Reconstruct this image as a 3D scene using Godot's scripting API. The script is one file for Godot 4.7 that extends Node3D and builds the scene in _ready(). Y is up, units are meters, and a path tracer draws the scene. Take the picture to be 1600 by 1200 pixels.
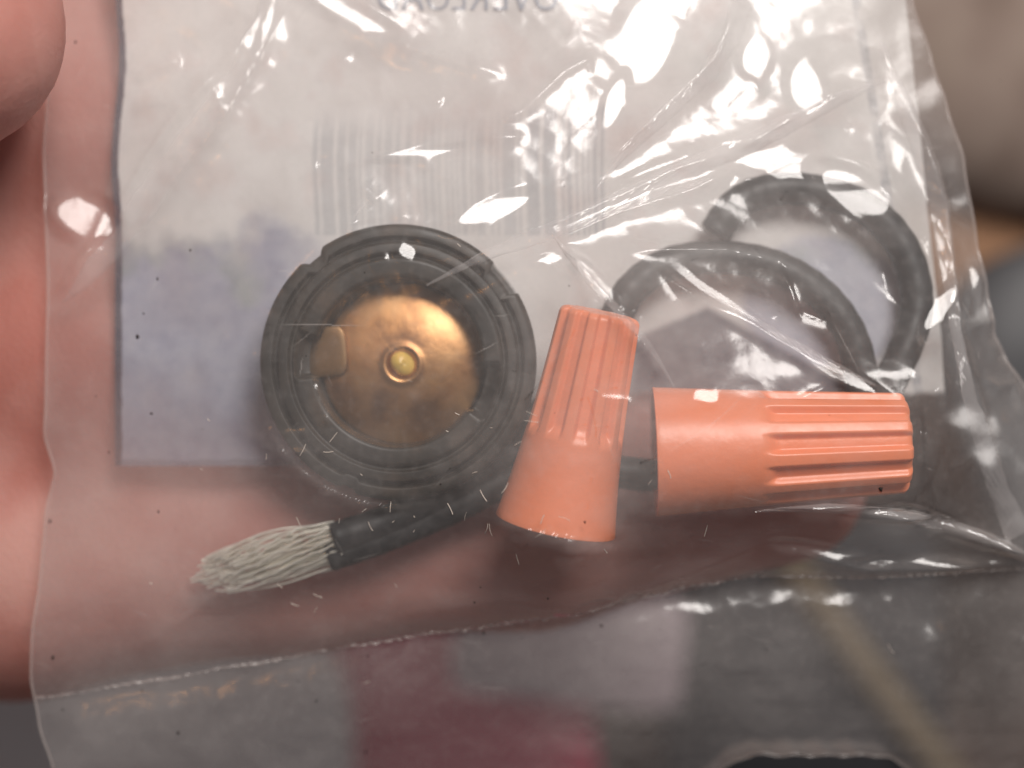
extends Node3D
# A hand holding a small clear plastic bag of electrical parts, seen from straight above a workbench.
# x = right, z = towards the viewer's lower edge, y = up.  Lengths in the builders are millimetres, MM turns them to metres.

const MM := 0.001
const EYE := 160.0          # camera height above the bag's back film, mm
const PXL := 0.055          # mm on the back film per reference unit
var rng := RandomNumberGenerator.new()
var M := {}
var taken := {}

func _ready():
	rng.seed = 20417
	setup_camera_and_light()
	make_materials()
	build_bench()
	build_hand()
	plan_contents()
	build_bag()
	build_overload_disc()
	build_wire_nuts()
	build_leads()

# ---------------------------------------------------------------- camera, light
func setup_camera_and_light():
	var cam := Camera3D.new(); cam.name = "camera"; add_child(cam)
	cam.transform = Transform3D(Basis(Vector3(1, 0, 0), Vector3(0, 0, -1), Vector3(0, 1, 0)), Vector3(0, EYE * MM, 0))
	var at := CameraAttributesPhysical.new()
	at.frustum_focal_length = 24.0 / (2.0 * 33.0 / EYE)
	at.frustum_near = 0.01
	at.frustum_far = 20.0
	at.frustum_focus_distance = 0.151
	at.exposure_aperture = 8.5
	cam.attributes = at
	cam.current = true

	var we := WorldEnvironment.new(); we.name = "world"; add_child(we)
	var e := Environment.new()
	e.background_mode = Environment.BG_COLOR
	e.background_color = Color(0.11, 0.105, 0.108).linear_to_srgb()
	e.tonemap_mode = Environment.TONE_MAPPER_LINEAR
	e.tonemap_exposure = 1.0
	e.sdfgi_enabled = true; e.ssao_enabled = true; e.ssil_enabled = true
	we.environment = e

	var key := AreaLight3D.new(); key.name = "window_light"; add_child(key)
	key.area_size = Vector2(0.13, 0.12)
	key.light_color = Color(1.0, 0.975, 0.955)
	key.light_energy = 0.112
	key.shadow_enabled = true
	key.look_at_from_position(Vector3(0.075, 0.255, -0.175), Vector3(0.0, 0.0, -0.01), Vector3(0, 1, 0))
	var warm := OmniLight3D.new(); warm.name = "bench_bulb_light"; add_child(warm)
	warm.light_color = Color(1.0, 0.70, 0.42)
	warm.light_energy = 0.0022
	warm.light_size = 0.012
	warm.omni_range = 4.0
	warm.shadow_enabled = true
	warm.position = Vector3(-0.13, 0.34, -0.10)

# ---------------------------------------------------------------- helpers
func P(px: float, py: float, y := 0.0) -> Vector3:
	var k := PXL * (EYE - y) / EYE
	return Vector3((px - 800.0) * k, y, (py - 600.0) * k)

func numbered(n: String) -> String:
	taken[n] = taken.get(n, -1) + 1
	return n if taken[n] == 0 else "%s_%03d" % [n, taken[n]]

func thing(called: String, label: String, category: String, t := Transform3D(), group := "") -> Node3D:
	var o := Node3D.new(); o.name = numbered(called); add_child(o, true)
	o.transform = t
	tag(o, label, category, group)
	return o

func tag(o: Node, label: String, category: String, group := ""):
	o.set_meta("label", label); o.set_meta("category", category)
	if group: o.set_meta("group", group)

func obj(called: String, mesh: Mesh, mat: Material, parent: Node = self) -> MeshInstance3D:
	var o := MeshInstance3D.new(); o.name = called
	o.mesh = mesh
	o.material_override = null
	for i in mesh.get_surface_count():
		mesh.surface_set_material(i, mat) if mesh is ArrayMesh else null
	if not mesh is ArrayMesh: o.material_override = mat
	parent.add_child(o, true)
	return o

func arr_mesh(v: PackedVector3Array, idx: PackedInt32Array, uv := PackedVector2Array(), smooth := true) -> ArrayMesh:
	# positions in mm
	var vv := PackedVector3Array(); vv.resize(v.size())
	for i in v.size(): vv[i] = v[i] * MM
	var n := PackedVector3Array(); n.resize(v.size())
	for i in range(0, idx.size(), 3):
		var a := idx[i]; var b := idx[i + 1]; var c := idx[i + 2]
		var f := (v[c] - v[a]).cross(v[b] - v[a])
		n[a] += f; n[b] += f; n[c] += f
	for i in n.size(): n[i] = n[i].normalized() if n[i].length_squared() > 0.0 else Vector3.UP
	var s := []; s.resize(Mesh.ARRAY_MAX)
	s[Mesh.ARRAY_VERTEX] = vv; s[Mesh.ARRAY_NORMAL] = n; s[Mesh.ARRAY_INDEX] = idx
	if uv.size() == v.size(): s[Mesh.ARRAY_TEX_UV] = uv
	var m := ArrayMesh.new(); m.add_surface_from_arrays(Mesh.PRIMITIVE_TRIANGLES, s)
	return m

func grid_index(rows: int, cols: int, wrap := false, flip := false) -> PackedInt32Array:
	var idx := PackedInt32Array()
	var cc := cols if wrap else cols - 1
	idx.resize((rows - 1) * cc * 6)
	var k := 0
	for i in rows - 1:
		for j in cc:
			var a := i * cols + j
			var b := i * cols + (j + 1) % cols
			var c := (i + 1) * cols + j
			var d := (i + 1) * cols + (j + 1) % cols
			if flip:
				idx[k] = a; idx[k + 1] = c; idx[k + 2] = b; idx[k + 3] = b; idx[k + 4] = c; idx[k + 5] = d
			else:
				idx[k] = a; idx[k + 1] = b; idx[k + 2] = c; idx[k + 3] = b; idx[k + 4] = d; idx[k + 5] = c
			k += 6
	return idx

func smooth_path(pts: Array, steps := 8) -> PackedVector3Array:
	var out := PackedVector3Array()
	for i in pts.size() - 1:
		var p0: Vector3 = pts[maxi(i - 1, 0)]; var p1: Vector3 = pts[i]; var p2: Vector3 = pts[i + 1]; var p3: Vector3 = pts[mini(i + 2, pts.size() - 1)]
		for s in steps:
			out.append(p1.cubic_interpolate(p2, p0, p3, float(s) / steps))
	out.append(pts[-1])
	return out

class Bag:
	var v := PackedVector3Array()
	var idx := PackedInt32Array()
	var uv := PackedVector2Array()

func add_tube(b: Bag, path: PackedVector3Array, radii, sides := 12, caps := true):
	var base := b.v.size()
	var n := path.size()
	var up := Vector3.UP
	var run := 0.0
	for i in n:
		var d := (path[mini(i + 1, n - 1)] - path[maxi(i - 1, 0)]).normalized()
		if i: run += path[i].distance_to(path[i - 1])
		if absf(d.dot(up)) > 0.98: up = Vector3.RIGHT
		var s := d.cross(up).normalized()
		up = s.cross(d).normalized()
		var r: float = radii[i] if radii is Array or radii is PackedFloat32Array else radii
		for j in sides:
			var a := TAU * j / sides
			b.v.append(path[i] + (s * cos(a) + up * sin(a)) * r)
			b.uv.append(Vector2(run / 10.0, float(j) / sides))
	for i in n - 1:
		for j in sides:
			var a := base + i * sides + j
			var c := base + i * sides + (j + 1) % sides
			b.idx.append_array([a, a + sides, c, c, a + sides, c + sides])
	if caps:
		for e in [0, n - 1]:
			var first := b.v.size()
			b.v.append(path[e]); b.uv.append(Vector2.ZERO)
			for j in sides:
				b.v.append(b.v[base + e * sides + j]); b.uv.append(Vector2.ZERO)
			for j in sides:
				if e == 0: b.idx.append_array([first, first + 1 + j, first + 1 + (j + 1) % sides])
				else: b.idx.append_array([first, first + 1 + (j + 1) % sides, first + 1 + j])

func tube(path: PackedVector3Array, radii, sides := 12, caps := true) -> ArrayMesh:
	var b := Bag.new()
	add_tube(b, path, radii, sides, caps)
	return arr_mesh(b.v, b.idx, b.uv)

func lathe(profile: Array, sides: int, shape: Callable) -> ArrayMesh:
	# profile of Vector2(r, y); shape(r, y, angle) -> Vector2(r, y)
	var v := PackedVector3Array(); var uv := PackedVector2Array()
	for i in profile.size():
		for j in sides:
			var a := TAU * j / sides
			var q: Vector2 = shape.call(profile[i].x, profile[i].y, a)
			v.append(Vector3(q.x * cos(a), q.y, q.x * sin(a)))
			uv.append(Vector2(float(j) / sides * 4.0, i * 0.13))
	return arr_mesh(v, grid_index(profile.size(), sides, true, true), uv)

func noise(seed_: int, freq: float, kind := FastNoiseLite.TYPE_SIMPLEX_SMOOTH, fractal := FastNoiseLite.FRACTAL_NONE, oct := 3) -> FastNoiseLite:
	var f := FastNoiseLite.new()
	f.seed = seed_; f.frequency = freq; f.noise_type = kind; f.fractal_type = fractal; f.fractal_octaves = oct
	return f

func noise_tex(f: FastNoiseLite, size := 512, colors: Array = [], stops: Array = [], bump := 0.0) -> NoiseTexture2D:
	var t := NoiseTexture2D.new()
	t.width = size; t.height = size; t.seamless = true; t.noise = f
	if colors.size():
		var g := Gradient.new()
		g.offsets = PackedFloat32Array(stops); g.colors = PackedColorArray(colors)
		t.color_ramp = g
	if bump > 0.0:
		t.as_normal_map = true; t.bump_strength = bump
	return t

func lin(r: float, g: float, b: float, a := 1.0) -> Color:
	var c := Color(r, g, b).linear_to_srgb(); c.a = a
	return c

func solid(color: Color, rough := 0.5, metal := 0.0) -> StandardMaterial3D:
	var m := StandardMaterial3D.new()
	m.albedo_color = color; m.roughness = rough; m.metallic = metal
	return m

func film(color: Color, rough: float, bump: float, seed_: int) -> StandardMaterial3D:
	var m := solid(color, rough)
	m.transparency = BaseMaterial3D.TRANSPARENCY_ALPHA
	m.metallic_specular = 0.5
	m.cull_mode = BaseMaterial3D.CULL_DISABLED
	m.normal_enabled = true
	m.normal_texture = noise_tex(noise(seed_, 0.006, FastNoiseLite.TYPE_SIMPLEX_SMOOTH, FastNoiseLite.FRACTAL_RIDGED, 4), 1024, [], [], 5.0)
	m.normal_scale = bump
	return m

func make_materials():
	M.front = film(lin(0.88, 0.84, 0.82, 0.035), 0.17, 0.12, 31)
	M.pleat = film(lin(0.88, 0.83, 0.82, 0.13), 0.10, 0.1, 33)
	M.back = film(lin(0.88, 0.84, 0.82, 0.035), 0.235, 0.16, 57)
	M.weld = solid(lin(0.85, 0.76, 0.72, 0.13), 0.2); M.weld.transparency = BaseMaterial3D.TRANSPARENCY_ALPHA
	M.nut = solid(lin(0.82, 0.245, 0.115), 0.42)
	M.nut.roughness_texture = noise_tex(noise(3, 0.02, 3, 1, 4), 256, [Color(0.75, 0.75, 0.75), Color(1, 1, 1)], [0.3, 0.7])
	M.nut.normal_enabled = true; M.nut.normal_texture = noise_tex(noise(4, 0.06, 3, 1, 3), 256, [], [], 2.0); M.nut.normal_scale = 0.25
	M.nut.uv1_triplanar = true; M.nut.uv1_scale = Vector3.ONE * 90.0
	M.bakelite = solid(Color.WHITE, 0.62)
	M.bakelite.albedo_texture = noise_tex(noise(8, 0.008, 3, 1, 5), 512, [lin(0.010, 0.009, 0.008), lin(0.02, 0.016, 0.012), lin(0.05, 0.035, 0.025)], [0.25, 0.55, 0.85])
	M.bakelite.uv1_triplanar = true; M.bakelite.uv1_scale = Vector3.ONE * 60.0
	M.bakelite.roughness_texture = noise_tex(noise(9, 0.02, 3, 1, 4), 256, [Color(0.7, 0.7, 0.7), Color(1, 1, 1)], [0.3, 0.7])
	M.copper = solid(Color.WHITE, 0.40, 1.0)
	M.copper.albedo_texture = noise_tex(noise(18, 0.006, 3, 1, 5), 512, [lin(0.22, 0.11, 0.055), lin(0.50, 0.26, 0.115), lin(0.66, 0.38, 0.18)], [0.2, 0.5, 0.8])
	M.copper.uv1_triplanar = true; M.copper.uv1_scale = Vector3.ONE * 70.0
	M.copper.normal_enabled = true; M.copper.normal_texture = noise_tex(noise(19, 0.05, 3, 1, 4), 256, [], [], 2.0); M.copper.normal_scale = 0.15
	M.brass = solid(lin(0.30, 0.18, 0.09), 0.45, 0.9)
	M.sealant = solid(lin(0.62, 0.42, 0.09), 0.3)
	M.pvc = solid(Color.WHITE, 0.5)
	M.pvc.albedo_texture = noise_tex(noise(11, 0.02, 3, 1, 4), 256, [lin(0.012, 0.012, 0.013), lin(0.028, 0.028, 0.029)], [0.3, 0.75])
	M.pvc.uv1_triplanar = true; M.pvc.uv1_scale = Vector3.ONE * 80.0
	M.tin = solid(lin(0.95, 0.92, 0.82), 0.34, 0.6)
	M.skin = solid(Color.WHITE, 0.55)
	M.skin.albedo_texture = noise_tex(noise(21, 0.006, 3, 1, 5), 512, [lin(0.47, 0.18, 0.145), lin(0.54, 0.25, 0.212), lin(0.61, 0.33, 0.285)], [0.25, 0.5, 0.8])
	M.skin.uv1_triplanar = true; M.skin.uv1_scale = Vector3.ONE * 22.0
	M.skin.normal_enabled = true; M.skin.normal_texture = noise_tex(noise(22, 0.10, FastNoiseLite.TYPE_CELLULAR, 1, 3), 1024, [], [], 4.0); M.skin.normal_scale = 0.28
	M.skin.metallic_specular = 0.35
	M.skin.subsurf_scatter_enabled = true; M.skin.subsurf_scatter_strength = 0.12
	M.dust = solid(lin(0.02, 0.013, 0.01), 0.9)
	M.lint = solid(lin(0.75, 0.66, 0.58), 0.6)
	M.print_ink = solid(lin(0.30, 0.32, 0.37), 0.8)

# ---------------------------------------------------------------- workbench far below
func lump(size: Vector3, amp: float, seed_: int, n := 26, power := 4.0) -> ArrayMesh:
	# a closed, pillow-like box: superellipsoid with an uneven skin, mm
	var f := noise(seed_, 0.03, 3, 1, 3)
	var v := PackedVector3Array(); var uv := PackedVector2Array()
	var rows := n; var cols := n * 2
	for i in rows:
		var t := PI * i / (rows - 1)
		for j in cols:
			var p := TAU * j / cols
			var d := Vector3(sin(t) * cos(p), cos(t), sin(t) * sin(p))
			var k := pow(pow(absf(d.x), power) + pow(absf(d.y), power) + pow(absf(d.z), power), -1.0 / power)
			var q := d * k * size * 0.5
			q += d * f.get_noise_3dv(q) * amp
			v.append(q); uv.append(Vector2(q.x, q.z) / 60.0)
	return arr_mesh(v, grid_index(rows, cols, true, true), uv)

func build_bench():
	var wood := solid(Color.WHITE, 0.6)
	wood.albedo_texture = noise_tex(noise(41, 0.01, 3, 1, 5), 512, [lin(0.085, 0.05, 0.036), lin(0.18, 0.11, 0.08), lin(0.25, 0.165, 0.12)], [0.25, 0.5, 0.8])
	wood.uv1_triplanar = true; wood.uv1_scale = Vector3(6.0, 6.0, 9.0)
	var top := BoxMesh.new(); top.size = Vector3(1.6, 0.03, 1.2)
	var o := obj("bench_top", top, wood); o.position = Vector3(0, -0.145, 0)
	o.set_meta("kind", "structure")
	tag(o, "dark blurred workbench top far below the hand and the bag", "workbench")

	var y := -88.0
	var m := solid(Color.WHITE, 0.85)
	m.albedo_texture = noise_tex(noise(43, 0.012, 3, 1, 5), 512, [lin(0.20, 0.145, 0.115), lin(0.33, 0.25, 0.21), lin(0.38, 0.30, 0.25)], [0.25, 0.5, 0.8])
	m.uv1_triplanar = true; m.uv1_scale = Vector3.ONE * 14.0
	o = obj("paper_sack", lump(Vector3(120, 60, 96), 5.0, 5), m)
	o.position = P(1930, -160, y) * MM + Vector3(0, -0.012, 0); o.rotation.y = -0.12
	tag(o, "greyish brown paper sack lying out of focus behind the bag's upper right edge", "sack")
	m = solid(lin(0.36, 0.19, 0.10), 0.7)
	o = obj("wood_block", lump(Vector3(52, 34, 70), 0.8, 6, 20, 12.0), m)
	o.position = P(1715, 400, -96) * MM + Vector3(0, -0.010, 0); o.rotation.y = 0.35
	tag(o, "orange brown wooden block on the bench below the paper sack", "block")
	m = solid(lin(0.11, 0.11, 0.115), 0.5)
	o = obj("plastic_wrapper", lump(Vector3(50, 16, 46), 6.0, 7, 30), m)
	o.position = P(1800, 600, -80) * MM; o.rotation.y = 0.5
	tag(o, "bluish grey shiny wrapper out of focus at the bag's right corner", "wrapper")
	m = solid(lin(0.80, 0.03, 0.13), 0.5)
	o = obj("magenta_packet", lump(Vector3(38, 8, 52), 1.5, 8, 24, 7.0), m)
	o.position = P(715, 1205, -92) * MM; o.rotation.y = 0.08
	tag(o, "dark magenta packet out of focus below the bag's sealed bottom edge", "packet")
	m = solid(lin(0.56, 0.45, 0.48), 0.6)
	o = obj("pale_card", lump(Vector3(30, 2, 15), 0.4, 9, 20, 10.0), m)
	o.position = P(890, 1008, -82) * MM; o.rotation.y = -0.1
	tag(o, "pale pinkish grey card lying between the magenta packet and the black case", "card")
	m = solid(lin(0.018, 0.018, 0.022), 0.5)
	o = obj("black_case", lump(Vector3(38, 10, 50), 0.5, 10, 24, 12.0), m)
	o.position = P(1250, 1090, -92) * MM; o.rotation.y = 0.03
	tag(o, "black plastic case out of focus under the bag's lower right part", "case")
	m = solid(lin(0.17, 0.125, 0.07), 0.6)
	o = obj("wooden_dowel", tube(PackedVector3Array([P(1225, 870, -84), P(1330, 1010, -84), P(1520, 1260, -84)]), 2.3, 16), m)
	tag(o, "thin tan dowel lying slanted across the black case", "dowel")
	m = solid(lin(0.80, 0.76, 0.75), 0.4)
	o = obj("grey_pouch", lump(Vector3(66, 14, 48), 3.0, 11, 34, 4.0), m)
	o.position = P(160, 1260, -80) * MM; o.rotation.y = 0.1
	tag(o, "bluish grey crumpled pouch out of focus below the hand's lower edge", "pouch")

# ---------------------------------------------------------------- the hand
func build_hand():
	var c := 1.5
	var lo := Vector3(-172, -46, -78); var hi := Vector3(50, 30, 40)
	var nx := int((hi.x - lo.x) / c) + 1; var ny := int((hi.y - lo.y) / c) + 1; var nz := int((hi.z - lo.z) / c) + 1
	var acc := PackedFloat32Array(); acc.resize(nx * ny * nz)
	var K := 0.85
	var B := []
	var chain := func(pts: Array):
		for i in pts.size() - 1:
			B.append([Vector3(pts[i][0], pts[i][1], pts[i][2]), Vector3(pts[i + 1][0], pts[i + 1][1], pts[i + 1][2]), pts[i][3], pts[i + 1][3]])
	# little, ring, middle, index finger from the heel of the palm to the tip: x, y, z, radius
	chain.call([[-128, -16, 10, 13], [-46, -14.5, 16.5, 12.4], [-20, -11.8, 15.0, 9.2], [2, -10.8, 13.5, 8.4], [25, -10.4, 9.0, 7.4]])
	chain.call([[-130, -17, 0, 13], [-40, -14.6, -2.5, 12.8], [-10, -12.2, -2.5, 9.8], [8, -11.2, -0.5, 9.0], [26, -10.6, 0.0, 8.0]])
	chain.call([[-130, -17, -10, 13], [-40, -15.0, -22, 12.8], [-8, -12.6, -22.5, 10.0], [10, -11.4, -20.5, 9.0], [21, -10.0, -18.5, 8.0]])
	chain.call([[-128, -17, -22, 13], [-44, -18.5, -42, 12.2], [-14, -15.2, -43, 9.8], [4, -11.2, -41, 9.0], [15, -10.0, -39, 8.0]])
	# the pads between the finger bases
	chain.call([[-60, -15.0, 10, 11.5], [-54, -15.5, -12, 12.0], [-60, -18.5, -34, 11.5]])
	chain.call([[-90, -16.0, 7, 12.0], [-36, -15.0, 6.5, 11.5]])
	chain.call([[-90, -16.5, -12, 12.0], [-34, -15.2, -12.5, 11.5]])
	chain.call([[-78, -10.0, -28, 12.0], [-44, -13.6, -33, 11.5]])
	chain.call([[-90, -17.0, -30, 12.0], [-38, -17.5, -32, 11.5]])
	# thumb folding over the bag's corner, thenar and wrist
	chain.call([[-122, -10, -34, 16], [-92, 0, -54, 13.5], [-63, 10.5, -45, 11.4], [-46.0, 11.8, -28.5, 10.3]])
	chain.call([[-118, -8, -24, 14], [-80, -8, -38, 13], [-58, -5, -34, 8]])
	chain.call([[-168, -18, -10, 22], [-130, -17, -8, 19]])
	for b in B:
		var a: Vector3 = b[0]; var e: Vector3 = b[1]; var ra: float = b[2]; var rb: float = b[3]
		var d := e - a; var l2 := d.length_squared()
		var rm := maxf(ra, rb) + 6.0
		var i0 := maxi(0, int((minf(a.x, e.x) - rm - lo.x) / c)); var i1 := mini(nx - 1, int((maxf(a.x, e.x) + rm - lo.x) / c) + 1)
		var j0 := maxi(0, int((minf(a.y, e.y) - rm - lo.y) / c)); var j1 := mini(ny - 1, int((maxf(a.y, e.y) + rm - lo.y) / c) + 1)
		var k0 := maxi(0, int((minf(a.z, e.z) - rm - lo.z) / c)); var k1 := mini(nz - 1, int((maxf(a.z, e.z) + rm - lo.z) / c) + 1)
		for i in range(i0, i1 + 1):
			for j in range(j0, j1 + 1):
				for k in range(k0, k1 + 1):
					var p := lo + Vector3(i, j, k) * c
					var t := clampf((p - a).dot(d) / l2, 0.0, 1.0)
					var q := p.distance_to(a + d * t) - lerpf(ra, rb, t)
					if q < 6.0:
						acc[(i * ny + j) * nz + k] += exp(-K * maxf(q, -12.0))
	for i in acc.size():
		acc[i] = 9.0 if acc[i] <= 0.0 else -log(acc[i]) / K
	var mesh := surface_nets(acc, nx, ny, nz, lo, c)
	var hand := thing("hand", "left hand, palm up under the bag, thumb folded over its upper left corner", "person")
	obj("skin", mesh, M.skin, hand)

func surface_nets(f: PackedFloat32Array, nx: int, ny: int, nz: int, lo: Vector3, c: float) -> ArrayMesh:
	var at := PackedInt32Array(); at.resize(f.size()); at.fill(-1)
	var v := PackedVector3Array(); var idx := PackedInt32Array()
	var st := [ny * nz, nz, 1]
	var corner := []
	for n in 8: corner.append(Vector3(n >> 2, (n >> 1) & 1, n & 1))
	var edges := []
	for a in 8:
		for s in [1, 2, 4]:
			if not a & s: edges.append([a, a | s])
	for i in nx - 1:
		for j in ny - 1:
			var row := (i * ny + j) * nz
			for k in nz - 1:
				var o := row + k
				var inside := 0
				var w := [f[o], f[o + 1], f[o + nz], f[o + nz + 1], f[o + ny * nz], f[o + ny * nz + 1], f[o + ny * nz + nz], f[o + ny * nz + nz + 1]]
				for n in 8: inside += 1 if w[n] < 0.0 else 0
				if inside == 0 or inside == 8: continue
				var sum := Vector3.ZERO; var cnt := 0
				for e in edges:
					var wa: float = w[e[0]]; var wb: float = w[e[1]]
					if (wa < 0.0) != (wb < 0.0):
						sum += corner[e[0]].lerp(corner[e[1]], wa / (wa - wb)); cnt += 1
				at[o] = v.size()
				v.append(lo + (Vector3(i, j, k) + sum / cnt) * c)
	for i in range(1, nx - 1):
		for j in range(1, ny - 1):
			for k in range(1, nz - 1):
				var o := (i * ny + j) * nz + k
				var s0 := f[o] < 0.0
				for ax in 3:
					var s1 := f[o + st[ax]] < 0.0
					if s0 == s1: continue
					var u: int = st[(ax + 1) % 3]; var w2: int = st[(ax + 2) % 3]
					var q := [at[o], at[o - u], at[o - u - w2], at[o - w2]]
					if q.min() < 0: continue
					if s0: idx.append_array([q[0], q[2], q[1], q[0], q[3], q[2]])
					else: idx.append_array([q[0], q[1], q[2], q[0], q[2], q[3]])
	return arr_mesh(v, idx)

# ---------------------------------------------------------------- what lies in the bag (positions first: the film drapes over it)
var disc_c := Vector3.ZERO
var nutA := []
var nutB := []
var leads := []
var solids := []      # tapered capsules the film must clear

func plan_contents():
	disc_c = P(622, 566, 5.5); disc_c.y = 0.3
	# wire nut: base centre, tip centre
	nutA = [P(868, 821, 7.2), P(938, 487, 9.2)]
	nutB = [P(1022, 706, 6.0), P(1416, 692, 6.6)]
	leads = [
		[P(521, 843, 2.6), P(600, 816, 2.2), P(690, 778, 1.8), P(780, 715, 1.6), P(890, 600, 1.7), P(950, 520, 2.3), P(985, 455, 2.2), P(1045, 412, 1.9), P(1130, 402, 1.8), P(1215, 418, 1.8), P(1285, 462, 1.8), P(1332, 530, 1.7), P(1345, 620, 1.7), P(1300, 700, 1.7)],
		[P(512, 868, 1.9), P(600, 838, 1.7), P(700, 796, 1.6), P(800, 750, 1.6), P(920, 735, 1.7), P(1060, 745, 1.9), P(1240, 735, 1.9), P(1350, 660, 2.4), P(1403, 570, 2.6), P(1432, 480, 2.0), P(1412, 390, 1.7), P(1352, 325, 1.6), P(1270, 298, 1.6), P(1200, 298, 1.6), P(1150, 320, 1.6), P(1118, 364, 1.6)]]
	solids.append([nutA[0], nutA[1], 5.05, 3.4])
	solids.append([nutB[0], nutB[1], 5.4, 4.2])
	for l in leads:
		for i in l.size() - 1: solids.append([l[i], l[i + 1], 1.5, 1.5])
	solids.append([P(521, 845, 2.6), P(310, 908, 1.7), 1.8, 1.3])

func top_of_contents(x: float, z: float) -> float:
	var h := -99.0
	var q := Vector2(x - disc_c.x, z - disc_c.z).length()
	if q < 11.8: h = 6.5
	for s in solids:
		var a: Vector3 = s[0]; var b: Vector3 = s[1]
		var d := Vector2(b.x - a.x, b.z - a.z); var r := Vector2(x - a.x, z - a.z)
		var t := r.dot(d) / d.length_squared()
		if s[2] > 3.0 and (t < -0.02 or t > 1.02): continue      # the nuts end flat
		t = clampf(t, 0.0, 1.0)
		var e := (r - d * t).length(); var rad := lerpf(s[2], s[3], t)
		if e < rad: h = maxf(h, lerpf(a.y, b.y, t) + sqrt(rad * rad - e * e))
	return h

# ---------------------------------------------------------------- the bag
var edge_l := []
var edge_r := []
var seam_pts := []
var drape := PackedFloat32Array()
const GX0 := -62.0
const GZ0 := -56.0
const GC := 0.8
const GNX := 160
const GNZ := 130

func poly_at(pts: Array, z: float) -> float:
	# pts sorted by z: [x, z]
	if z <= pts[0].y: return pts[0].x
	for i in pts.size() - 1:
		if z <= pts[i + 1].y:
			var t: float = (z - pts[i].y) / (pts[i + 1].y - pts[i].y)
			return lerpf(pts[i].x, pts[i + 1].x, t * t * (3.0 - 2.0 * t) * 0.5 + t * 0.5)
	return pts[-1].x

func bottom_z(x: float) -> float:
	var a := P(1150, 1183, 0).x; var b := P(1400, 1183, 0).x
	return P(0, 1195, 0).z + 5.0 * (smoothstep(a + 2.5, a - 6.0, x) + smoothstep(b - 1.0, b + 8.0, x)) + 0.12 * sin(x * 2.2)

func seam_z(x: float) -> float:
	return poly_at(seam_pts, x)

func solve_drape():
	drape.resize(GNX * GNZ)
	var low := PackedFloat32Array(); low.resize(GNX * GNZ)
	var fixed := PackedByteArray(); fixed.resize(GNX * GNZ)
	for i in GNZ:
		var z := GZ0 + i * GC
		var l := poly_at(edge_l, z); var r := poly_at(edge_r, z)
		for j in GNX:
			var x := GX0 + j * GC
			var k := i * GNX + j
			var t := top_of_contents(x, z)
			# the film bridges level from the lying nut towards the wires
			var ta := P(1200, 640, 10.5); var tb := P(1405, 632, 10.5)
			var on := clampf((x - ta.x) / (tb.x - ta.x), 0.0, 1.0)
			if Vector2(x - lerpf(ta.x, tb.x, on), z - lerpf(ta.z, tb.z, on)).length() < 2.9: t = maxf(t, 10.35)
			low[k] = maxf(t + 0.45, 0.55)
			drape[k] = low[k]
			var sz := seam_z(x)
			if z > sz or x < l + 0.4 or x > r - 0.4:
				fixed[k] = 1
				low[k] = 0.35
				drape[k] = 0.35
	for it in 130:
		for i in range(1, GNZ - 1):
			for j in range(1, GNX - 1):
				var k := i * GNX + j
				if fixed[k]: continue
				var avg := (drape[k - 1] + drape[k + 1] + drape[k - GNX] + drape[k + GNX]) * 0.25
				drape[k] = maxf(low[k], drape[k] + 1.75 * (avg - drape[k]))
		for j in GNX: drape[j] = drape[GNX + j]
		if it == 60:                       # let the film stand off in the narrow gaps
			var wide := drape.duplicate()
			for i in range(2, GNZ - 2):
				for j in range(2, GNX - 2):
					var k := i * GNX + j
					if fixed[k]: continue
					var best := drape[k]
					for o in [1, -1, 2, -2, GNX, -GNX, 2 * GNX, -2 * GNX]: best = maxf(best, drape[k + o] - 0.30 * (1.0 if absi(o) in [1, GNX] else 2.0))
					wide[k] = best
			for k in wide.size(): low[k] = maxf(low[k], wide[k])

func drape_at(x: float, z: float) -> float:
	var gx := clampf((x - GX0) / GC, 1.0, GNX - 2.001); var gz := clampf((z - GZ0) / GC, 1.0, GNZ - 2.001)
	var j := roundi(gx); var i := roundi(gz)
	var a := gx - j; var b := gz - i
	var wx := [0.5 * (0.5 - a) * (0.5 - a), 0.75 - a * a, 0.5 * (0.5 + a) * (0.5 + a)]
	var wz := [0.5 * (0.5 - b) * (0.5 - b), 0.75 - b * b, 0.5 * (0.5 + b) * (0.5 + b)]
	var h := 0.0
	for m in 3:
		var k := (i + m - 1) * GNX + j
		h += wz[m] * (wx[0] * drape[k - 1] + wx[1] * drape[k] + wx[2] * drape[k + 1])
	return h

var fz0 := -46.0
var fz1 := 40.0
var frows := 430
var fcols := 470
var fh := PackedFloat32Array()

func film_y(x: float, z: float) -> float:
	var i := clampi(roundi((z - fz0) / (fz1 - fz0) * (frows - 1)), 0, frows - 1)
	var l := poly_at(edge_l, z); var r := poly_at(edge_r, z)
	var j := clampi(roundi((x - l) / (r - l) * (fcols - 1)), 0, fcols - 1)
	return fh[i * fcols + j]

func back_y(x: float, z: float, nb: FastNoiseLite) -> float:
	var off := smoothstep(28.0, 44.0, x) * 1.4 + smoothstep(-40.0, -44.0, x) * 0.3 + smoothstep(0.0, 4.0, z - seam_z(x)) * 0.6
	return -0.12 + nb.get_noise_2d(x, z) * (0.10 + off) - 0.1

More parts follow.
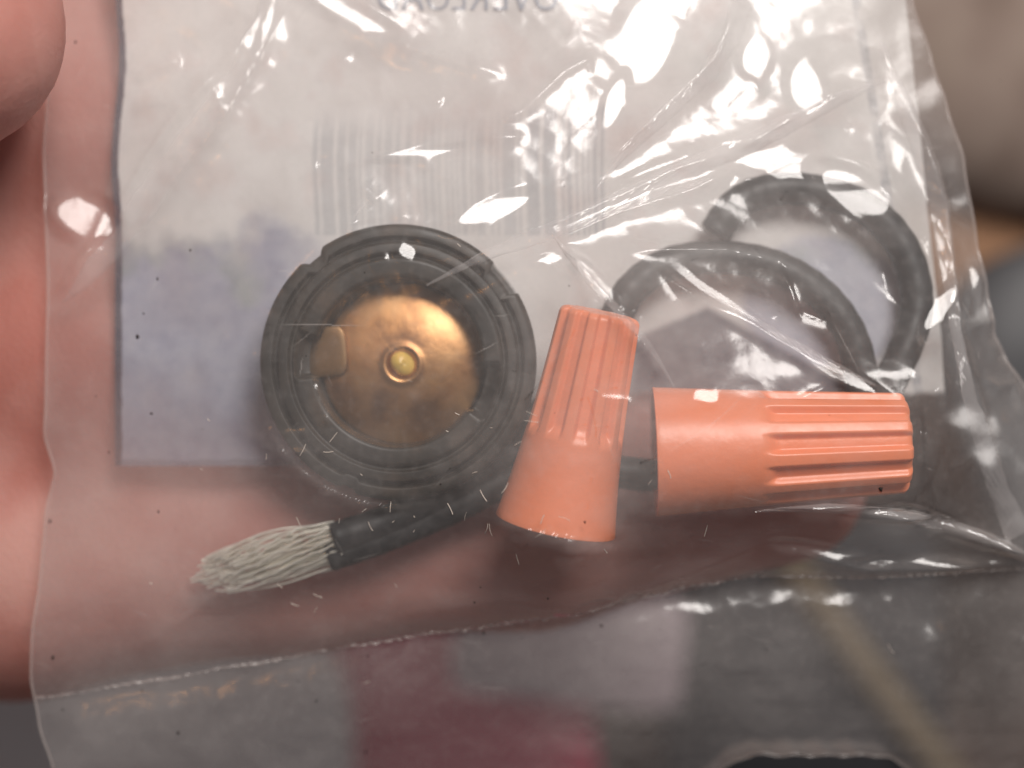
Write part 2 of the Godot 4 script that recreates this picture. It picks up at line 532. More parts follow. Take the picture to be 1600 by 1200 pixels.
func crease(pts: Array, amp: float, width: float, yy := 5.0):
	# a sharp fold in the front film along reference points; amp and width in mm
	var q := []
	for p in pts: q.append(P(p[0], p[1], yy))
	var total := 0.0
	for i in q.size() - 1: total += q[i].distance_to(q[i + 1])
	var reach := width * 4.5
	var best := {}
	var run := 0.0
	for i in q.size() - 1:
		var a: Vector3 = q[i]; var b: Vector3 = q[i + 1]
		var d := Vector2(b.x - a.x, b.z - a.z); var l2 := d.length_squared()
		var r0 := maxi(0, int((minf(a.z, b.z) - reach - fz0) / (fz1 - fz0) * (frows - 1))); var r1 := mini(frows - 1, int((maxf(a.z, b.z) + reach - fz0) / (fz1 - fz0) * (frows - 1)) + 1)
		for r in range(r0, r1 + 1):
			var z := fz0 + (fz1 - fz0) * r / (frows - 1)
			var el := poly_at(edge_l, z); var er := poly_at(edge_r, z)
			var c0 := maxi(0, int((minf(a.x, b.x) - reach - el) / (er - el) * (fcols - 1))); var c1 := mini(fcols - 1, int((maxf(a.x, b.x) + reach - el) / (er - el) * (fcols - 1)) + 1)
			for cc in range(c0, c1 + 1):
				var x := el + (er - el) * cc / (fcols - 1)
				var p := Vector2(x - a.x, z - a.z)
				var t := clampf(p.dot(d) / l2, 0.0, 1.0)
				var e := (p - d * t).length()
				if e > reach: continue
				var s := (run + sqrt(l2) * t) / total
				var g := amp * exp(-e / width) * smoothstep(0.0, 0.18, s) * smoothstep(1.0, 0.82, s)
				var k := r * fcols + cc
				if not best.has(k) or absf(best[k]) < absf(g): best[k] = g
		run += sqrt(l2)
	for k in best: fh[k] += best[k]

func patch(q: Array):
	var c := P(q[0], q[1], 4.0)
	var lamp := Vector3(75, 255, -175)
	var y := film_y(c.x, c.z)
	var here := Vector3(c.x, y, c.z)
	var n := ((Vector3(0, EYE, 0) - here).normalized() + (lamp - here).normalized()).normalized()
	var sx := -n.x / n.y; var sz := -n.z / n.y
	var ax := Vector2(cos(deg_to_rad(q[4])), sin(deg_to_rad(q[4])))
	var rx: float = q[2] * PXL * 1.5; var ry: float = q[3] * PXL * 1.5
	var reach := maxf(rx, ry)
	for r in frows:
		var z := fz0 + (fz1 - fz0) * r / (frows - 1)
		if absf(z - c.z) > reach: continue
		var el := poly_at(edge_l, z); var er := poly_at(edge_r, z)
		for cc in fcols:
			var x := el + (er - el) * cc / (fcols - 1)
			if absf(x - c.x) > reach: continue
			var d := Vector2(x - c.x, z - c.z)
			var e := Vector2(d.dot(ax) / rx, (d.y * ax.x - d.x * ax.y) / ry).length()
			if e >= 1.0: continue
			var w := smoothstep(1.0, 0.55, e) * 0.86
			var k := r * fcols + cc
			fh[k] = maxf(lerpf(fh[k], y + sx * d.x + sz * d.y, w), top_of_contents(x, z) + 0.15)

func build_bag():
	for p in [[70, -300], [74, 0], [75, 150], [68, 240], [72, 330], [75, 450], [72, 620], [70, 680], [86, 738], [71, 800], [62, 900], [50, 1000], [48, 1060], [60, 1130], [80, 1200], [110, 1300]]:
		var w := P(p[0], p[1], 0.4); edge_l.append(Vector2(w.x, w.z))
	for p in [[1360, -300], [1425, 0], [1455, 90], [1480, 170], [1505, 250], [1525, 380], [1540, 450], [1552, 520], [1570, 560], [1605, 610], [1690, 760], [1740, 900], [1760, 1000], [1760, 1300]]:
		var w := P(p[0], p[1], 0.4); edge_r.append(Vector2(w.x, w.z))
	for p in [[-50, 1100], [60, 1090], [250, 1062], [370, 1040], [560, 1008], [680, 988], [870, 963], [1000, 932], [1100, 910], [1200, 899], [1350, 903], [1600, 888], [1800, 870]]:
		var w := P(p[0], p[1], 0.4); seam_pts.append(Vector2(w.z, w.x))
	for i in seam_pts.size(): seam_pts[i] = Vector2(seam_pts[i].x, seam_pts[i].y)
	solve_drape()
	var bag := thing("plastic_bag", "crumpled clear plastic parts bag held open-palmed, glossy and scratched, with a paper label behind", "bag")

	# front film
	var n1 := noise(71, 0.042); var n2 := noise(72, 0.11, FastNoiseLite.TYPE_SIMPLEX_SMOOTH, FastNoiseLite.FRACTAL_RIDGED, 3); var n3 := noise(73, 0.45); var nb := noise(74, 0.07, 1, 1, 3)
	fh.resize(frows * fcols)
	var fx := PackedFloat32Array(); fx.resize(frows * fcols)
	for i in frows:
		var z := fz0 + (fz1 - fz0) * i / (frows - 1)
		var l := poly_at(edge_l, z); var r := poly_at(edge_r, z)
		for j in fcols:
			var u := float(j) / (fcols - 1)
			var x := lerpf(l, r, u)
			var k := i * fcols + j
			fx[k] = x
			var rim := minf(smoothstep(0.0, 4.0, x - l), smoothstep(0.0, 4.0, r - x))
			var h := drape_at(x, z)
			var sd := z - seam_z(x)
			var amp := rim * smoothstep(0.0, 3.0, absf(sd))
			var zone := 1.0 + 0.9 * smoothstep(0.0, -20.0, z) + 0.5 * smoothstep(10.0, 30.0, x)
			amp *= 0.35 + 0.65 * smoothstep(0.4, 2.2, h - top_of_contents(x, z))
			var a := 0.62 * x - 0.78 * z; var b := 0.78 * x + 0.62 * z
			h += amp * zone * (0.34 * n1.get_noise_2d(x, z) + 0.075 * n2.get_noise_2d(b * 0.40, a * 1.0) + 0.012 * n3.get_noise_2d(x, z))
			h += amp * 0.25
			if sd > 0.0:
				h = 0.35 + amp * (0.5 * n1.get_noise_2d(x * 0.8, z * 1.3) + 0.16 * n2.get_noise_2d(x, z) + 0.3) - 0.02 * sd * sd * smoothstep(0.0, 10.0, sd)
			h += (1.0 - rim) * 0.25 * n1.get_noise_2d(x * 2.0, z * 2.0)
			fh[k] = h
	# folds
	crease([[420, 0], [370, 90], [300, 165], [240, 240], [180, 345], [120, 430], [78, 472]], 0.9, 0.7, 1.5)
	crease([[455, 0], [410, 100], [350, 205], [290, 280], [220, 370], [150, 440]], 0.7, 0.9, 1.5)
	crease([[170, 280], [165, 330], [140, 400], [80, 470]], 0.6, 0.6, 1.0)
	crease([[1165, -20], [1110, 100], [1060, 150], [1010, 200], [945, 262], [925, 300]], 1.3, 0.8, 3.0)
	crease([[1400, 110], [1290, 150], [1150, 240], [1050, 270], [980, 305], [880, 350], [760, 385], [680, 410]], 1.1, 0.7, 4.5)
	crease([[1180, 250], [1080, 300], [960, 340], [860, 385], [780, 420], [660, 470]], 0.8, 0.6, 5.0)
	crease([[870, 385], [905, 430], [945, 480], [1000, 540], [1040, 605]], 0.9, 0.55, 10.0)
	crease([[1010, 420], [1060, 455], [1130, 490], [1190, 525], [1250, 560], [1300, 585], [1340, 602]], 0.9, 0.6, 6.0)
	crease([[960, 400], [1040, 395], [1130, 395], [1200, 410], [1260, 445]], 0.6, 0.6, 5.0)
	crease([[1130, 300], [1240, 250], [1340, 260], [1400, 310], [1430, 350]], 1.0, 0.9, 5.0)
	crease([[1170, 785], [1290, 785], [1400, 800], [1480, 818], [1550, 845], [1640, 890]], 1.3, 0.9, 2.5)
	crease([[1230, 850], [1290, 868], [1345, 882], [1400, 872], [1480, 885], [1620, 880]], 1.2, 0.5, 1.0)
	crease([[1380, 100], [1440, 230], [1470, 330], [1480, 450], [1485, 560], [1510, 650], [1560, 760]], 1.2, 0.9, 1.0)
	crease([[1490, 505], [1520, 440], [1540, 420]], 0.9, 0.8, 1.0)
	crease([[1490, 520], [1530, 505], [1560, 500]], 0.8, 0.5, 1.0)
	crease([[1510, 590], [1545, 605], [1580, 600], [1600, 660]], 0.8, 0.5, 1.0)
	crease([[600, 245], [660, 238], [740, 225], [830, 222]], 0.6, 0.6, 2.5)
	crease([[690, 340], [760, 320], [830, 305]], 0.6, 0.8, 4.0)
	crease([[770, 205], [820, 180], [880, 120], [915, 100], [925, 130]], 0.5, 0.4, 2.5)
	crease([[500, -10], [590, 30], [640, 80], [800, 130]], 0.7, 1.2, 2.0)
	crease([[210, 130], [240, 110], [290, 95]], 0.5, 0.5, 1.5)
	crease([[300, 170], [240, 160], [205, 175]], 0.5, 0.5, 1.5)
	crease([[940, 960], [880, 955], [800, 930], [700, 945], [600, 960]], 0.5, 1.2, 1.0)
	crease([[920, 950], [1040, 905], [1100, 880], [1190, 840]], 0.6, 1.0, 2.0)
	crease([[450, 830], [300, 960], [200, 1020]], 0.5, 1.6, 1.5)
	for i in 30:
		var cx := rng.randf_range(120, 1500); var cy := rng.randf_range(0, 900); var an := rng.randf_range(-0.9, 0.5) if rng.randf() < 0.7 else rng.randf_range(0.3, 1.4)
		var ln := rng.randf_range(30, 130)
		var d := Vector2(cos(an), sin(an)) * ln * 0.5; var bend := Vector2(-d.y, d.x) * rng.randf_range(-0.4, 0.4)
		crease([[cx - d.x, cy - d.y], [cx + bend.x, cy + bend.y], [cx + d.x, cy + d.y]], rng.randf_range(0.12, 0.35) * (1 if rng.randf() < 0.7 else -1), rng.randf_range(0.25, 0.6), 5.0)
	# places where the slack film lies flat and tilted: reference centre, half sizes, angle
	for q in [[1010, 62, 42, 74, 12], [1262, 140, 26, 44, -10], [1245, 262, 105, 24, 6], [1335, 300, 64, 30, 30], [122, 337, 52, 32, 22], [1462, 485, 14, 48, 38], [1532, 445, 10, 34, -5],
			[655, 243, 58, 9, -6], [770, 335, 62, 18, -20], [640, 397, 15, 13, 0], [1110, 470, 70, 12, 32], [1290, 588, 62, 12, 27], [862, 412, 30, 8, -10], [922, 445, 14, 46, -38], [1088, 618, 20, 12, 20],
			[1300, 868, 76, 12, 14], [1430, 884, 84, 11, 2], [1500, 830, 95, 11, 20], [1370, 798, 60, 9, 4], [545, 18, 70, 15, 25], [960, 160, 14, 40, 20], [1030, 265, 50, 6, -20], [1180, 90, 22, 30, 10], [1180, 245, 40, 7, -20], [930, 952, 30, 8, -15]]:
		patch(q)
	var v := PackedVector3Array(); v.resize(frows * fcols)
	var uv := PackedVector2Array(); uv.resize(frows * fcols)
	for i in frows:
		var z := fz0 + (fz1 - fz0) * i / (frows - 1)
		for j in fcols:
			var k := i * fcols + j
			v[k] = Vector3(fx[k], maxf(fh[k], 0.1) if z < seam_z(fx[k]) else fh[k], minf(z, bottom_z(fx[k]) - 0.0004 * (fz1 - z))); uv[k] = Vector2(fx[k], z) / 42.0
			fh[k] = v[k].y
	# the lower edge of the bag is slightly arched
	var idx := grid_index(frows, fcols)
	obj("front_film", arr_mesh(v, idx, uv), M.front, bag)

	# back film
	var br := 120; var bc := 130
	v = PackedVector3Array(); uv = PackedVector2Array()
	for i in br:
		var z := fz0 + (fz1 - fz0) * i / (br - 1)
		var l := poly_at(edge_l, z); var r := poly_at(edge_r, z)
		for j in bc:
			var x := lerpf(l, r, float(j) / (bc - 1))
			var y := minf(back_y(x, z, nb), film_y(x, z) - 0.12)
			v.append(Vector3(x, y, minf(z, bottom_z(x) - 0.0005 * (fz1 - z)))); uv.append(Vector2(x, z) / 37.0 + Vector2(0.4, 0.1))
	obj("back_film", arr_mesh(v, grid_index(br, bc), uv), M.back, bag)

	# pleats: places where the film is doubled over itself
	for f in [
			[[[430, -60], [385, 85], [325, 180], [262, 262], [190, 360], [130, 430], [84, 470]], [30, 34, 40, 44, 40, 26, 4], 0.35],
			[[[1390, 118], [1290, 165], [1180, 222], [1090, 262], [990, 312], [880, 362], [770, 402], [670, 450]], [6, 22, 34, 30, 34, 26, 18, 4], 0.5],
			[[[1190, -60], [1135, 70], [1085, 140], [1030, 190], [965, 255], [930, 300]], [40, 30, 22, 22, 14, 3], 0.4],
			[[[1385, 60], [1432, 190], [1468, 300], [1482, 420], [1486, 520], [1498, 620], [1540, 720], [1600, 840]], [8, 30, 34, 24, 18, 26, 34, 40], 0.4],
			[[[860, 372], [905, 432], [955, 492], [1005, 548], [1040, 605]], [3, 13, 12, 10, 3], 0.3],
			[[[1120, 478], [1190, 520], [1260, 562], [1310, 588], [1340, 602]], [3, 12, 14, 9, 3], 0.3],
			[[[1165, 792], [1280, 786], [1400, 802], [1500, 826], [1600, 868], [1680, 920]], [3, 15, 20, 20, 16, 10], 0.5]]:
		pleat(bag, f[0], f[1], f[2])

	# welded side edges and the sealed seam
	for e in [edge_l, edge_r]:
		var path := PackedVector3Array()
		for i in 200:
			var z := fz0 + (fz1 - fz0) * i / 199.0
			var x := poly_at(e, z)
			path.append(Vector3(x, film_y(x, z), z))
		obj("side_weld", tube(path, 0.13, 8), M.weld, bag)
	var bp := PackedVector3Array()
	for i in 160:
		var x := lerpf(-41.0, 52.0, i / 159.0)
		bp.append(Vector3(x, film_y(x, bottom_z(x)), bottom_z(x)))
	obj("bottom_weld", tube(bp, 0.11, 8), M.weld, bag)
	var b := Bag.new()
	var sp := PackedVector3Array(); var sr := []
	for i in 420:
		var x := lerpf(-40.8, 52.0, i / 419.0)
		var z := seam_z(x) + 0.12 * n3.get_noise_1d(x * 6.0)
		sp.append(Vector3(x, film_y(x, z) + 0.05, z))
		sr.append(0.035 + maxf(0.0, 0.5 + 1.2 * n1.get_noise_1d(x * 2.2 + 11.0)) * 0.10 + 0.09 * n3.get_noise_1d(x * 9.0 + 70.0) + 0.0)
	add_tube(b, sp, sr, 8)
	obj("bottom_seal", arr_mesh(b.v, b.idx, b.uv), M.weld, bag)

	build_label(bag, nb)
	build_grime(bag)

	# dust and lint stuck to the film
	b = Bag.new()
	var spots := [[215, 526, 7], [238, 646, 5], [225, 490, 4], [247, 436, 5], [942, 983, 5], [755, 995, 5], [742, 938, 4], [1348, 756, 8], [855, 930, 4], [565, 1190, 5], [271, 1153, 6], [72, 1034, 7], [490, 1102, 5], [147, 619, 3], [167, 707, 3], [66, 818, 6], [300, 392, 4]]
	for i in 120:
		var sx := rng.randf_range(80, 1580)
		var sy := rng.randf_range(330, 1195) if rng.randf() < 0.8 else rng.randf_range(0, 330)
		if i % 3 == 0: sx = clampf(rng.randfn(640.0, 260.0), 90.0, 1500.0); sy = 1085.0 - 0.15 * (sx - 80.0) + absf(rng.randfn(0.0, 26.0))
		spots.append([sx, sy, rng.randf_range(0.8, 2.2) if rng.randf() < 0.85 else rng.randf_range(2.5, 5.0)])
	for s in spots:
		var p := P(s[0], s[1], 3.0)
		p.y = film_y(p.x, p.z) + 0.06
		var base := b.v.size(); var rr: float = s[2] * PXL * 0.5
		for j in 6:
			var a := TAU * j / 6.0 + rng.randf()
			b.v.append(p + Vector3(cos(a) * rr * rng.randf_range(0.5, 1.1), 0, sin(a) * rr * rng.randf_range(0.7, 1.4)))
		b.v.append(p + Vector3(0, rr * 0.6, 0)); b.v.append(p - Vector3(0, 0.03, 0))
		for j in 6:
			b.idx.append_array([base + j, base + (j + 1) % 6, base + 6, base + j, base + 7, base + (j + 1) % 6])
	obj("dust", arr_mesh(b.v, b.idx), M.dust, bag).set_meta("kind", "stuff")
	b = Bag.new()
	for i in 46:
		var px := rng.randf_range(90, 1580); var py := rng.randf_range(320, 1180)
		if i < 40: px = rng.randfn(690, 170); py = rng.randfn(800, 110)
		if px < 90 or px > 1560 or py > 1190: continue
		var an := rng.randf_range(-PI, PI); var ln := rng.randf_range(3, 22); var cv := rng.randf_range(-0.6, 0.6)
		var path := PackedVector3Array()
		var q := Vector2(px, py)
		for s in 5:
			var w := P(q.x, q.y, 4.0)
			path.append(Vector3(w.x, film_y(w.x, w.z) + 0.05, w.z))
			q += Vector2(cos(an), sin(an)) * ln / 4.0; an += cv / 4.0
		add_tube(b, path, rng.randf_range(0.014, 0.034), 4, false)
	obj("lint", arr_mesh(b.v, b.idx, b.uv), M.lint, bag).set_meta("kind", "stuff")

func pleat(bag: Node3D, pts: Array, widths: Array, height: float):
	var p3 := []
	for i in pts.size(): p3.append(Vector3(pts[i][0], widths[i], pts[i][1]))
	var path := smooth_path(p3, 16)
	var v := PackedVector3Array(); var uv := PackedVector2Array()
	var cols := 22
	var wob := noise(120, 0.02, 3, 1, 3)
	for i in path.size():
		var d := path[mini(i + 1, path.size() - 1)] - path[maxi(i - 1, 0)]
		var s := Vector2(-d.z, d.x).normalized()
		for j in cols:
			var t := 2.0 * j / (cols - 1) - 1.0
			var w := path[i].y * 0.5 * (1.0 + 0.35 * wob.get_noise_2d(path[i].x + (300.0 if t > 0 else 0.0), path[i].z))
			var q := P(path[i].x + s.x * w * t, path[i].z + s.y * w * t, 4.0)
			var hump := (1.0 - pow(absf(t), 3.0)) * height * (0.7 + 0.5 * wob.get_noise_2d(path[i].x * 1.7, path[i].z * 1.7 + t * 20.0))
			q.y = film_y(q.x, q.z) + 0.05 + maxf(hump, 0.0) * minf(1.0, path[i].y / 14.0)
			v.append(q); uv.append(Vector2(q.x, q.z) / 42.0)
	obj("film_pleat", arr_mesh(v, grid_index(path.size(), cols), uv), M.pleat, bag)

func label_lean(u: float, py: float) -> float:
	return u * (100.0 * (py + 260.0) / 988.0 - 90.0)

func build_grime(bag: Node3D):
	# handling dirt on the film: smears, rubbed patches and fine scratches
	var n := 1024
	var im := Image.create(n, n, false, Image.FORMAT_RGBA8)
	var n1 := noise(151, 0.004, 3, 1, 5); var n2 := noise(152, 0.022, 3, 1, 5); var n3 := noise(153, 0.12, 3, 1, 2)
	for i in n:
		for j in n:
			var a := 0.042 + 0.24 * maxf(0.0, n1.get_noise_2d(j, i) + 0.12) + 0.17 * maxf(0.0, n2.get_noise_2d(j * 0.8 + i * 0.3, i)) * (0.5 + n1.get_noise_2d(i, j)) + 0.05 * maxf(0.0, n3.get_noise_2d(j, i))
			im.set_pixel(j, i, Color(0.90, 0.87, 0.855, clampf(a, 0.0, 0.36)))
	for s in 260:
		var p := Vector2(rng.randf() * n, rng.randf() * n)
		var an := rng.randf_range(-1.1, 0.4) if rng.randf() < 0.6 else rng.randf() * PI
		var ln := rng.randf_range(4, 40) if rng.randf() < 0.93 else rng.randf_range(60, 160)
		var al := rng.randf_range(0.05, 0.26); var cv := rng.randf_range(-0.012, 0.012)
		for k in int(ln):
			var x := posmod(int(p.x), n); var y := posmod(int(p.y), n)
			im.set_pixel(x, y, Color(0.93, 0.90, 0.88, al * sin(PI * (k + 0.5) / ln)))
			p += Vector2(cos(an), sin(an)); an += cv
	var m := solid(Color.WHITE, 0.6)
	m.albedo_texture = ImageTexture.create_from_image(im)
	m.transparency = BaseMaterial3D.TRANSPARENCY_ALPHA
	m.cull_mode = BaseMaterial3D.CULL_DISABLED
	var v := PackedVector3Array(); var uv := PackedVector2Array()
	var gr := 200; var gc := 220
	for i in gr:
		var z := fz0 + (fz1 - fz0) * i / (gr - 1)
		var l := poly_at(edge_l, z) + 0.1; var r := poly_at(edge_r, z) - 0.1
		for j in gc:
			var x := lerpf(l, r, float(j) / (gc - 1))
			v.append(Vector3(x, film_y(x, z) + 0.04, minf(z, bottom_z(x) - 0.1 - 0.0005 * (fz1 - z)))); uv.append(Vector2(x, z) / 90.0 + Vector2(0.5, 0.5))
	obj("grime", arr_mesh(v, grid_index(gr, gc), uv), m, bag).set_meta("kind", "stuff")

func build_label(bag: Node3D, nb: FastNoiseLite):
	# paper label on the outside of the back film, its print on the far side showing through
	var x0 := 180.0; var x1 := 1480.0; var y0 := -260.0; var y1 := 728.0
	var W := 1300; var H := 988
	var im := Image.create(W, H, false, Image.FORMAT_RGBA8)
	var na := noise(91, 0.009, 3, 1, 4); var nc := noise(92, 0.03, 3, 1, 3); var nd := noise(93, 0.004, 3, 1, 3)
	var bars := PackedFloat32Array(); bars.resize(W)
	var q := 312.0
	while q < 765.0:
		var w := float([4, 4, 8, 13, 20][rng.randi() % 5])
		for k in int(w):
			if int(q) + k < 765: bars[int(q) + k] = 1.0
		q += w + float([4, 4, 6, 9][rng.randi() % 4])
	for i in H:
		var py := y0 + i
		for j in W:
			var px := x0 + j + label_lean(float(j) / W, py)
			var a := na.get_noise_2d(j, i); var c := nc.get_noise_2d(j, i); var d := nd.get_noise_2d(j, i)
			var col := Color(0.80, 0.785, 0.775)
			var al := 0.85 + 0.10 * a - 0.30 * maxf(0.0, d + 0.08) - 0.10 * maxf(0.0, c)
			col = col.lerp(Color(0.70, 0.56, 0.52), clampf(0.9 * (na.get_noise_2d(i * 1.3 + 900.0, j * 1.3) - 0.08), 0.0, 0.4))
			# blue panels of the print
			var blue := smoothstep(330.0 + a * 90.0, 400.0 + a * 90.0, py - (px - 190.0) * 0.06) * smoothstep(560.0, 400.0, px - (py - 400.0) * 0.25 + a * 40.0)
			var disk := Vector2((px - 1290.0) / 130.0, (py - 475.0) / 105.0).length()
			var blue2 := smoothstep(1.08, 0.9, disk + a * 0.15)
			blue = maxf(blue, blue2 * 0.8)
			col = col.lerp(Color(0.36, 0.385, 0.50).lerp(Color(0.30, 0.35, 0.37), smoothstep(0.05, 0.5, a + (450.0 - py) / 300.0)), blue * (0.88 + 0.2 * c))
			al -= 0.30 * blue * smoothstep(540.0, 700.0, py + a * 120.0)
			# dark triangle of the print
			var tri := smoothstep(-6.0, 10.0, minf(py - 478.0 - absf(px - 1105.0) * (0.55 if px > 1105.0 else 0.42), 2000.0)) * smoothstep(960.0, 1000.0, px)
			col = col.lerp(Color(0.085, 0.075, 0.105), tri * (0.86 + 0.2 * c))
			# barcode
			if bars[clampi(int(px - x0), 0, W - 1)] > 0.0 and py > 165.0 - (px - 500.0) * 0.03 and py < 368.0:
				var fade := 0.36 + 0.30 * smoothstep(760.0, 860.0, px) + 0.16 * smoothstep(600.0, 540.0, px) + 0.25 * a
				fade *= smoothstep(160.0, 230.0 - 60.0 * smoothstep(700.0, 900.0, px), py)
				col = col.lerp(Color(0.36, 0.39, 0.42), clampf(fade, 0.0, 1.0) * 0.8)
			# printed border along the edges
			if px < 190.0 + 2.5 * c: col = Color(0.035, 0.04, 0.075)
			if py > 718.0 + 4.0 * c: col = col.lerp(Color(0.05, 0.05, 0.09), 0.4 + 0.6 * smoothstep(440.0, 520.0, px))
			var border := 1330.0 + maxf(0.0, py) * 0.16
			if px > border and px < border + 14.0: col = col.lerp(Color(0.35, 0.37, 0.4), clampf(0.45 + c, 0.0, 0.8))
			al -= 0.14 * smoothstep(border, border + 20.0, px)
			if px > 960.0: al *= smoothstep(622.0 + 8.0 * c, 606.0 + 8.0 * c, py)
			col.a = clampf(al, 0.3 if al > 0.3 else al, 0.97)
			im.set_pixel(j, i, Color(lin(col.r, col.g, col.b), col.a))
	var m := solid(Color.WHITE, 0.75)
	m.albedo_texture = ImageTexture.create_from_image(im)
	m.transparency = BaseMaterial3D.TRANSPARENCY_ALPHA
	m.texture_repeat = false
	m.cull_mode = BaseMaterial3D.CULL_DISABLED
	var r := 70; var cn := 90
	var v := PackedVector3Array(); var uv := PackedVector2Array()
	for i in r:
		for j in cn:
			var u := float(j) / (cn - 1); var w := float(i) / (r - 1)
			var py := lerpf(y0, y1, w)
			var wave := 6.0 * sin(py * 0.018) * (1.0 - u) * smoothstep(430.0, 250.0, py)
			var lean := label_lean(u, py)
			var p := P(lerpf(x0, x1, u) + wave + lean, py, -0.4)
			p.y = back_y(p.x, p.z, nb) - 0.14
			v.append(p); uv.append(Vector2(u, w))
	var lab := obj("paper_label", arr_mesh(v, grid_index(r, cn), uv), m, bag)
	lab.set_meta("label", "translucent white paper label with blue panels, barcode and mirrored lettering showing through")
	var tm := TextMesh.new()
	var sf := SystemFont.new(); sf.font_names = PackedStringArray(["Droid Sans"])
	tm.font = sf; tm.text = "OVERLOAD"; tm.font_size = 32
	tm.pixel_size = 0.00212 / 32.0
	tm.depth = 0.00004
	tm.horizontal_alignment = HORIZONTAL_ALIGNMENT_RIGHT
	tm.vertical_alignment = VERTICAL_ALIGNMENT_BOTTOM
	var t := obj("printed_text", tm, M.print_ink, lab)
	var tp := P(588, 30, -0.2)
	t.transform = Transform3D(Basis(Vector3(-1, 0, 0), Vector3(0, 0, -1), Vector3(0, -1, 0)), Vector3(tp.x, back_y(tp.x, tp.z, nb) - 0.02, tp.z) * MM)

# ---------------------------------------------------------------- overload protector
func build_overload_disc():
	var o := thing("overload_protector", "round black motor overload protector with a copper disc in its open face", "overload protector", Transform3D(Basis(), disc_c * MM))
	var prof := [Vector2(0.01, 0), Vector2(11.2, 0), Vector2(11.45, 0.25), Vector2(11.5, 2.6), Vector2(11.5, 4.9), Vector2(11.38, 5.3), Vector2(11.05, 5.5), Vector2(10.55, 5.55), Vector2(10.42, 5.5), Vector2(10.35, 5.05), Vector2(10.1, 5.0), Vector2(10.0, 5.1), Vector2(9.93, 5.7), Vector2(9.75, 5.85), Vector2(9.2, 5.9), Vector2(9.08, 5.85), Vector2(9.0, 5.45), Vector2(8.8, 5.4), Vector2(8.68, 5.5), Vector2(8.6, 5.75), Vector2(8.3, 5.8), Vector2(7.4, 5.8), Vector2(7.12, 5.7), Vector2(6.95, 5.3), Vector2(6.8, 2.2), Vector2(0.01, 2.1)]
	var shape := func(r: float, y: float, a: float) -> Vector2:
		# z runs down the picture: math angle -> -a
		var deg := fposmod(-rad_to_deg(a), 360.0)
		if r > 10.3 and y > 2.0:
			for nn in [[129.0, 5.0, 0.5], [38.0, 8.0, 0.6], [248.0, 4.0, 0.3]]:
				var d := absf(deg - nn[0])
				r -= nn[2] * smoothstep(nn[1], nn[1] - 1.2, d)
		if r > 6.7 and r < 8.4 and y > 2.0:
			# the inner lip is cut back where the contact arms pass
			for nn in [[176.0, 14.0, 0.7, 1.2], [345.0, 20.0, 0.5, 0.9]]:
				var d := absf(deg - nn[0])
				var s := smoothstep(nn[1], nn[1] - 3.0, d)
				y -= nn[3] * s
				if r < 7.2: r += nn[2] * s
		return Vector2(r, y)
	obj("body", lathe(prof, 240, shape), M.bakelite, o)
	# copper snap disc, gently dished, with a dimple round the calibration screw
	var cp := []
	for i in 40:
		var r := 6.75 * (1.0 - i / 39.0) + 0.005
		var y := 2.7 + 1.0 * (1.0 - pow(r / 6.75, 2.0)) + 0.14 * exp(-pow((r - 1.5) / 0.28, 2.0)) - 0.5 * smoothstep(1.35, 0.8, r)
		cp.append(Vector2(r, y))
	cp.push_front(Vector2(6.8, 2.6))
	var flat := func(r: float, y: float, a: float) -> Vector2:
		return Vector2(r, y + 0.12 * (r / 6.75) * cos(a * 2.0 + 0.6))
	obj("copper_disc", lathe(cp, 120, flat), M.copper, o).position = Vector3(0.25, 0, 0.15) * MM
	var sl := []
	for i in 12:
		var t := i / 11.0
		sl.append(Vector2(1.05 * cos(t * PI / 2) + 0.004, 3.15 + 0.75 * sin(t * PI / 2)))
	var s := obj("sealant_drop", lathe(sl, 32, func(r, y, a): return Vector2(r * (1.0 + 0.1 * sin(a * 2.0)), y - 0.12 * cos(a))), M.sealant, o)
	s.position = Vector3(0.3, 0.0, 0.1) * MM
	var tb := obj("terminal_tab", lump(Vector3(3.4, 0.5, 4.2), 0.12, 77, 14, 5.0), M.brass, o)
	tb.position = Vector3(-6.1, 3.4, -0.9) * MM; tb.rotation = Vector3(0.0, 0.1, 0.12)

# ---------------------------------------------------------------- wire nuts
func nut_mesh(length: float, rb: float, rt: float, flare: float) -> ArrayMesh:
	var prof := []
	for i in 5: prof.append(Vector2(0.05 + 0.55 * i, length * 0.62))             # closed bottom of the bore
	prof.append(Vector2(rt * 0.72, length * 0.55)); prof.append(Vector2(rb - 0.8, 0.6)); prof.append(Vector2(rb - 0.62, 0.08)); prof.append(Vector2(rb - 0.5, 0.0)); prof.append(Vector2(rb - 0.07, 0.0)); prof.append(Vector2(rb, 0.07))
	for i in 46:
		var t := (i + 1) / 46.0
		prof.append(Vector2(lerpf(rb - flare, rt, t) + flare * pow(1.0 - t, 3.0), 0.07 + (length - 0.6) * t))
	for q in [[0.985, 0.34], [0.95, 0.62], [0.90, 0.84], [0.84, 0.96], [0.76, 1.0], [0.5, 1.0], [0.25, 1.0], [0.01, 1.0]]:
		prof.append(Vector2(rt * q[0], length - 0.53 + 0.53 * q[1]))
	var shape := func(r: float, y: float, a: float) -> Vector2:
		if r > 2.0 and y > length * 0.38 and not (r < rt * 0.8 and y < length * 0.63):
			var w := 0.5 + 0.5 * cos(a * 11.0)
			var g := smoothstep(0.25, 0.72, w)
			var start := smoothstep(length * (0.42), length * (0.47), y)
			r -= 0.13 * r * g * start * smoothstep(0.2, 0.45, r / rt)
		return Vector2(r, y)
	return lathe(prof, 264, shape)

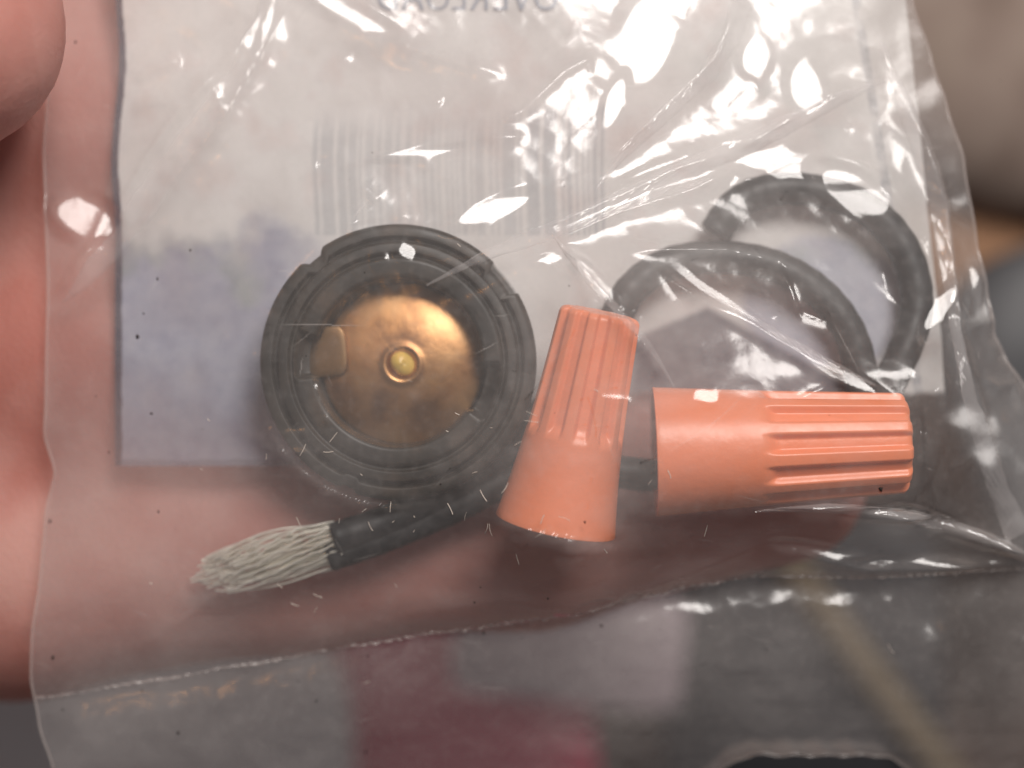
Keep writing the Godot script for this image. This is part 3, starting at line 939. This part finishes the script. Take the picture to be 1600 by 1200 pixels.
func build_wire_nuts():
	var specs := [
		[nutA, "orange fluted wire nut with flared skirt, upright in the picture beside the round overload protector", 0.25, 5.0, 3.35, 0.7],
		[nutB, "orange fluted wire nut lying on its side, pointing right under the coiled wire", 0.05, 5.35, 4.15, 0.15]]
	for s in specs:
		var a: Vector3 = s[0][0]; var b: Vector3 = s[0][1]
		var d := (b - a).normalized()
		var x := d.cross(Vector3.UP).normalized(); var z := x.cross(d)
		var bs := Basis(x, d, z) * Basis(Vector3.UP, s[2])
		var o := obj("wire_nut", nut_mesh(a.distance_to(b), s[3], s[4], s[5]), M.nut)
		o.name = numbered("wire_nut")
		o.transform = Transform3D(bs, a * MM)
		tag(o, s[1], "wire connector", "orange wire nuts in the bag")

# ---------------------------------------------------------------- leads
func build_leads():
	var names := [
		"black insulated wire with longest bare strands, curling in the inner loop by the nuts",
		"black insulated wire forming the wide outer loop at the bag's right side"]
	for n in 2:
		var l: Array = leads[n]
		var path := smooth_path(l, 10)
		var o := thing("wire_lead", names[n], "wire", Transform3D(), "black leads in the bag")
		var rad := []
		for i in path.size(): rad.append(1.42 + 0.03 * sin(i * 1.7))
		rad[0] -= 0.12
		obj("insulation", tube(path, rad, 24), M.pvc, o)
		# bare stranded conductor
		var b := Bag.new()
		var a: Vector3 = l[0]
		var e := P(312, 903, 1.6) if n == 0 else P(300, 925, 0.9)
		var count := 44 if n == 0 else 26
		for i in count:
			var ang := TAU * i * 0.381966 * 1.0; var rr := sqrt((i + 0.5) / count)
			var sp := PackedVector3Array()
			var reach := 0.76 + 0.25 * (0.5 + 0.5 * cos(ang + 2.3)) + rng.randf_range(-0.03, 0.03)
			var stray := 0.0 if rng.randf() < 0.97 else rng.randf_range(0.6, 1.8)
			var sd := (e - a).normalized().cross(Vector3.UP).normalized()
			for s in 13:
				var t := s / 12.0 * reach - 0.04
				var tw := ang + t * 1.7 + (rng.randf_range(-0.1, 0.1))
				var rad2 := (1.4 if n == 0 else 1.2) * rr * (1.0 + 0.35 * sin(clampf(t, 0, 1) * 3.0) - 0.35 * clampf(t, 0, 1) * clampf(t, 0, 1))
				var c := a.lerp(e, t) + sd * sin(t * 2.0) * 0.35
				c += sd * cos(tw) * (rad2 * 1.12 + stray * t * t) + Vector3.UP * sin(tw) * rad2 * 0.72
				c.y = maxf(c.y, 0.2)
				sp.append(c)
			add_tube(b, sp, 0.085, 7, true)
		obj("bare_strands", arr_mesh(b.v, b.idx, b.uv), M.tin, o).set_meta("kind", "stuff")
